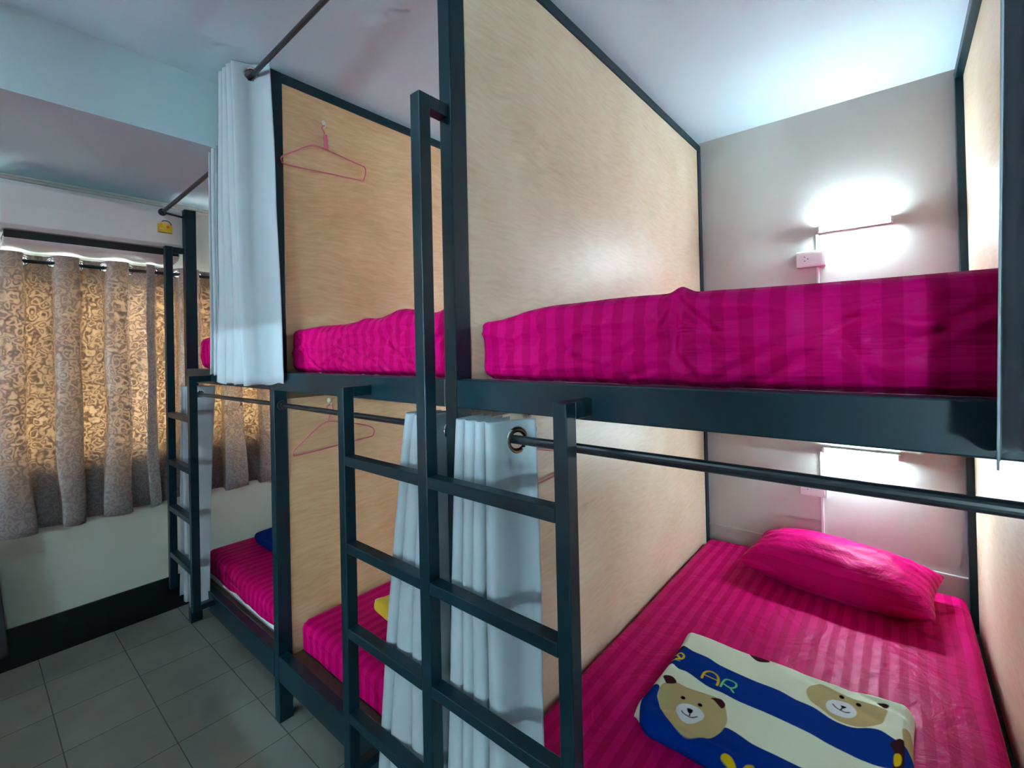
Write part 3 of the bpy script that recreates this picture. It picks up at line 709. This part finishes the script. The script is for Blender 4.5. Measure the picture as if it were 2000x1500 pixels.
up_pts = [(.221, 2.391), (.164, 2.386), (.110, 2.352), (.061, 2.318), (.037, 2.300), (.035, 2.283), (.060, 2.272), (.24, 2.286), (.400, 2.298), (.418, 2.306), (.428, 2.340), (.424, 2.364), (.405, 2.370), (.32, 2.380)]
hanger('pink wire hanger hung near the top of the left plywood partition', PX2+.012, .010, 0, up_pts, (.226, 2.395), [(.226, 2.44), (.222, 2.465), (.212, 2.478), (.217, 2.490), (.228, 2.492), (.236, 2.484)])
hook('small clear hook holding the upper pink hanger on the left partition', PX2, .238, 2.498)
lo_pts = [(.225, 1.184), (.162, 1.154), (.10, 1.105), (.071, 1.083), (.072, 1.068), (.092, 1.062), (.26, 1.072), (.430, 1.083), (.455, 1.098), (.456, 1.112), (.440, 1.130), (.380, 1.152), (.30, 1.170)]
lo_hook = [(.228, 1.182), (.232, 1.205), (.240, 1.222), (.250, 1.240), (.243, 1.256), (.228, 1.256), (.220, 1.246)]
hanger('pink wire hanger on the left plywood partition of the lower bunk', PX2+.012, 0, 0, lo_pts, (.228, 1.182), lo_hook, False)
hook('small clear hook holding the lower pink hanger on the left partition', PX2, .238, 1.265)
hanger('pink wire hanger half hidden between the grey curtain and the right ladder rail', PX3+.012, .072, -.002, lo_pts, (.228, 1.182), lo_hook, False)
hook('small clear hook above the half hidden pink hanger on the pale partition', PX3, .30, 1.272)

# ---------------------------------------------------------------- lamps, sockets, trunking on the back wall
def lamp(label, x0, x1, z, tilt=0):
    t = thing('tube_lamp', label, 'lamp', ((x0+x1)/2, YB, z))
    obj('lamp_housing', boxes((x0-.006, x1+.006, YB-.029, YB, z-.013, z+.013)), 'white', t, bevel=.003)
    obj('lamp_tube', tube(bmesh.new(), [(x0, YB-.034, z), (x1, YB-.034, z)], .0105, 16), 'tube', t)
    obj('end_cap', boxes((x0-.012, x0, YB-.046, YB, z-.013, z+.013)), 'white', t, bevel=.003)
    obj('end_cap', boxes((x1, x1+.012, YB-.046, YB, z-.013, z+.013)), 'white', t, bevel=.003)
def socket(label, x0, x1, z0, z1, cable_x, ztop, zbot):
    t = thing('wall_socket', label, 'socket', ((x0+x1)/2, YB, z0))
    obj('socket_box', boxes((x0, x1, YB-.034, YB, z0, z1)), 'white', t, bevel=.004)
    bm = bmesh.new(); cx = x0+(x1-x0)*.34; cz = (z0+z1)/2
    for dx, dz in ((-.006, .011), (-.006, -.009), (.008, .001)): tube(bm, [(cx+dx, YB-.036, cz+dz), (cx+dx, YB-.0335, cz+dz)], .0026, 8)
    obj('socket_holes', bm, 'darkhole', t)
    obj('socket_plate', boxes((x0+.012, x1-.012, YB-.0355, YB-.0335, z0+.010, z1-.010)), 'white', t, bevel=.001)
    tr = obj('cable_trunking', boxes((cable_x-.006, cable_x+.006, YB-.010, YB, z1, ztop)), 'white', bevel=.002)
    tag(tr, 'short white cable duct between the tube lamp and '+label.split(',')[0], 'cable duct')
    tr = obj('cable_trunking', boxes((cable_x-.006, cable_x+.006, YB-.016, YB, zbot, z0)), 'white', bevel=.002)
    tag(tr, 'white cable duct running down below '+label.split(',')[0], 'cable duct')
lamp('lit white tube lamp on the back wall above the right upper bunk', .578, .852, 2.050)
lamp('lit white tube lamp on the back wall under the right upper bunk rail', .575, .855, .942)
lamp('lit tube lamp on the back wall of the middle upper bunk, behind the partition', -.50, -.22, 2.050)
lamp('lit tube lamp on the back wall of the middle lower bunk, behind the partition', -.50, -.22, .942)
socket('upper white socket box, on the back wall over the right upper bunk', .473, .600, 1.870, 1.950, .562, 2.036, 1.60)
socket('lower white socket box, on the back wall behind the black rod', .463, .582, .702, .785, .556, .929, .45)

# ---------------------------------------------------------------- air conditioner
ac = thing('air_conditioner', 'white wall-mounted air conditioner above the window curtains', 'air conditioner', (XL, -.34, 2.02))
A0, A1 = -.690, -.002
bm = bmesh.new()
prof = [(XL, 2.318), (XL+.175, 2.318), (XL+.215, 2.308), (XL+.232, 2.285), (XL+.238, 2.20), (XL+.236, 2.105), (XL+.215, 2.086), (XL+.15, 2.075), (XL, 2.075)]
va = [bm.verts.new((x, A0, z)) for x, z in prof]; vb = [bm.verts.new((x, A1, z)) for x, z in prof]
bm.faces.new(va[::-1]); bm.faces.new(vb)
for i in range(len(prof)): j = (i+1) % len(prof); bm.faces.new((va[i], va[j], vb[j], vb[i]))
obj('housing', bm, 'white', ac, bevel=.004)
obj('air_outlet', boxes((XL+.02, XL+.212, A0+.012, A1-.012, 2.045, 2.080)), 'ac_dark', ac)
bm = bmesh.new(); prof = [(XL, 2.067), (XL+.02, 2.067), (XL+.02, 2.043), (XL+.17, 2.041), (XL+.205, 2.051), (XL+.213, 2.045), (XL+.19, 2.025), (XL+.10, 2.013), (XL, 2.015)]
va = [bm.verts.new((x, A0+.008, z)) for x, z in prof]; vb = [bm.verts.new((x, A1-.008, z)) for x, z in prof]
bm.faces.new(va[::-1]); bm.faces.new(vb)
for i in range(len(prof)): j = (i+1) % len(prof); bm.faces.new((va[i], va[j], vb[j], vb[i]))
obj('lower_casing', bm, 'white', ac, bevel=.003)
o = obj('louver', boxes((XL+.195, XL+.206, A0+.02, A1-.02, 2.055, 2.080)), 'ac_dark', ac, bevel=.002)
# energy label: yellow plate with a domed top, blue arc, white dial, small red dot
lx = XL+.2385; ly, lz = -.083, 2.160
bm = bmesh.new()
out = [(-.033, 0), (.033, 0), (.033, .046)] + [(.026*math.cos(a)+.004, .046+.024*math.sin(a)) for a in [math.pi*k/14 for k in range(1, 14)]] + [(-.033, .048)]
va = [bm.verts.new((lx, ly+a, lz+b)) for a, b in out]; vb = [bm.verts.new((lx+.0015, ly+a, lz+b)) for a, b in out]
bm.faces.new(va[::-1]); bm.faces.new(vb)
for i in range(len(out)): j = (i+1) % len(out); bm.faces.new((va[i], va[j], vb[j], vb[i]))
lab = obj('energy_label', bm, 'yellow', ac); lab['label'] = 'yellow energy label with blue arc'
def arc(r0, r1, a0, a1, x, mat, name, cy=.004, cz=.044):
    bm = bmesh.new(); n = 16; rows = []
    for k in range(n+1):
        a = a0+(a1-a0)*k/n
        rows.append([bm.verts.new((x+dx, ly+cy+r*math.cos(a), lz+cz+r*math.sin(a))) for dx in (0, .0008) for r in (r0, r1)])
    for A, B in zip(rows, rows[1:]):
        bm.faces.new((A[2], B[2], B[3], A[3])); bm.faces.new((A[1], B[1], B[3], A[3])); bm.faces.new((A[0], B[0], B[1], A[1]))
    o = obj(name, bm, mat, ac); return o
def sub(o):
    o.parent = lab; o.location = (0, 0, 0); return o
sub(arc(.0225, .028, .15, 2.3, lx+.0016, 'bluepr', 'blue_arc')); sub(arc(.012, .021, .3, 2.7, lx+.0016, 'whitepr', 'dial'))
bm = bmesh.new(); tube(bm, [(lx+.001, ly+.014, lz+.036), (lx+.0026, ly+.014, lz+.036)], .007, 14); sub(obj('orange_dot', bm, 'red', ac))
sub(obj('text_band', boxes((lx+.001, lx+.0024, ly-.026, ly+.004, lz+.022, lz+.026)), 'whitepr', ac)); sub(obj('lower_band', boxes((lx+.001, lx+.0024, ly-.030, ly+.031, lz+.001, lz+.005)), 'bluepr', ac))

# left bays' lamps and the facing row of bunks across the aisle
lamp('lit tube lamp on the back wall of the left upper bunk, hidden from the camera', -1.56, -1.28, 2.050)
lamp('lit tube lamp on the back wall of the left lower bunk, hidden from the camera', -1.56, -1.28, .942)
def copy_tree(o, parent=None):
    c = o.copy(); C.objects.link(c)
    if parent: c.parent = parent
    for ch in list(o.children): copy_tree(ch, c)
    return c
CX, CY = -.545, -.66
names = {'bunk_bed_frame': 'black steel bunk frame of the facing row across the aisle, behind the camera'}
for o in [o for o in C.objects if o.parent is None and o.get('category') in ('bunk bed', 'mattress', 'lamp')]:
    l = Vector(o.location); c = copy_tree(o); c.location = (2*CX-l.x, 2*CY-l.y, l.z); c.rotation_euler = (0, 0, math.pi)
    if o['category'] == 'lamp': c.location.x = l.x+(1.065 if l.x > 0 else 0)
    side = {-1: 'far right', 0: 'middle', 1: 'window-side'}[0 if abs(l.x+.4) < .45 else (1 if (l.x > 0) != (o['category'] == 'lamp') else -1)]; lev = 'upper' if l.z > 1.2 else 'lower'
    if o['category'] == 'bunk bed': c['label'] = names['bunk_bed_frame']
    elif o['category'] == 'mattress': c['label'] = 'magenta mattress on the %s %s bunk of the row behind the camera' % (side, lev)
    else:
        for g in c.children:
            if g.name.startswith('lamp_tube'): g.data = g.data.copy(); g.data.materials[0] = M['tube_far']
        c['label'] = 'lit tube lamp of the %s %s bunk in the row behind the camera' % (side, lev)

# ---------------------------------------------------------------- lights
def area(name, loc, rot, sx, sy, power, col):
    l = bpy.data.lights.new(name, 'AREA'); l.shape = 'RECTANGLE'; l.size = sx; l.size_y = sy; l.energy = power; l.color = col
    o = bpy.data.objects.new(name, l); C.objects.link(o); o.location = loc; o.rotation_euler = rot; return o
area('added_aisle_fill', (-.35, -1.1, ZC-.04), (math.radians(8), 0, 0), 1.2, .12, 1.1, (.55, .86, 1))  # added fill light over the aisle, guessed, no known fixture there
pl = area('window_portal', (XL-.15, (WY0+WY1)/2, (WZ0+WZ1)/2), (0, math.radians(-90), 0), WZ1-WZ0, WY1-WY0, 1, (1, 1, 1)); pl.data.cycles.is_portal = True
W = bpy.data.worlds.new('World'); S.world = W; W.use_nodes = True
bg = W.node_tree.nodes['Background']; bg.inputs[0].default_value = (.95, .98, 1, 1); bg.inputs[1].default_value = 9.0

# ---------------------------------------------------------------- camera
cam = bpy.data.cameras.new('Camera'); co = bpy.data.objects.new('Camera', cam); C.objects.link(co); S.camera = co
cam.sensor_fit = 'HORIZONTAL'; cam.sensor_width = 36; cam.lens = 902.26/2000*36; cam.shift_y = -77.5/2000; cam.clip_start = .01
yaw, pitch, roll = .6954, .0071, -.022
f = Vector((-math.sin(yaw)*math.cos(pitch), math.cos(yaw)*math.cos(pitch), math.sin(pitch))); r = Vector((math.cos(yaw), math.sin(yaw), 0)); u = r.cross(f)
r2 = r*math.cos(roll)+u*math.sin(roll); u2 = -r*math.sin(roll)+u*math.cos(roll)
m = Matrix((r2, u2, -f)).transposed().to_4x4(); m.translation = (.8661, -.8135, 1.4919); co.matrix_world = m
S.view_settings.view_transform = 'Standard'; S.view_settings.look = 'None'; S.view_settings.gamma = 1; S.view_settings.use_curve_mapping = False
S.view_settings.exposure = 2.6
S.cycles.use_denoising = True
S.cycles.use_adaptive_sampling = True; S.cycles.adaptive_threshold = .09; S.cycles.adaptive_min_samples = 16
S.cycles.max_bounces = 7; S.cycles.diffuse_bounces = 4; S.cycles.glossy_bounces = 3; S.cycles.transmission_bounces = 4; S.cycles.sample_clamp_indirect = 4
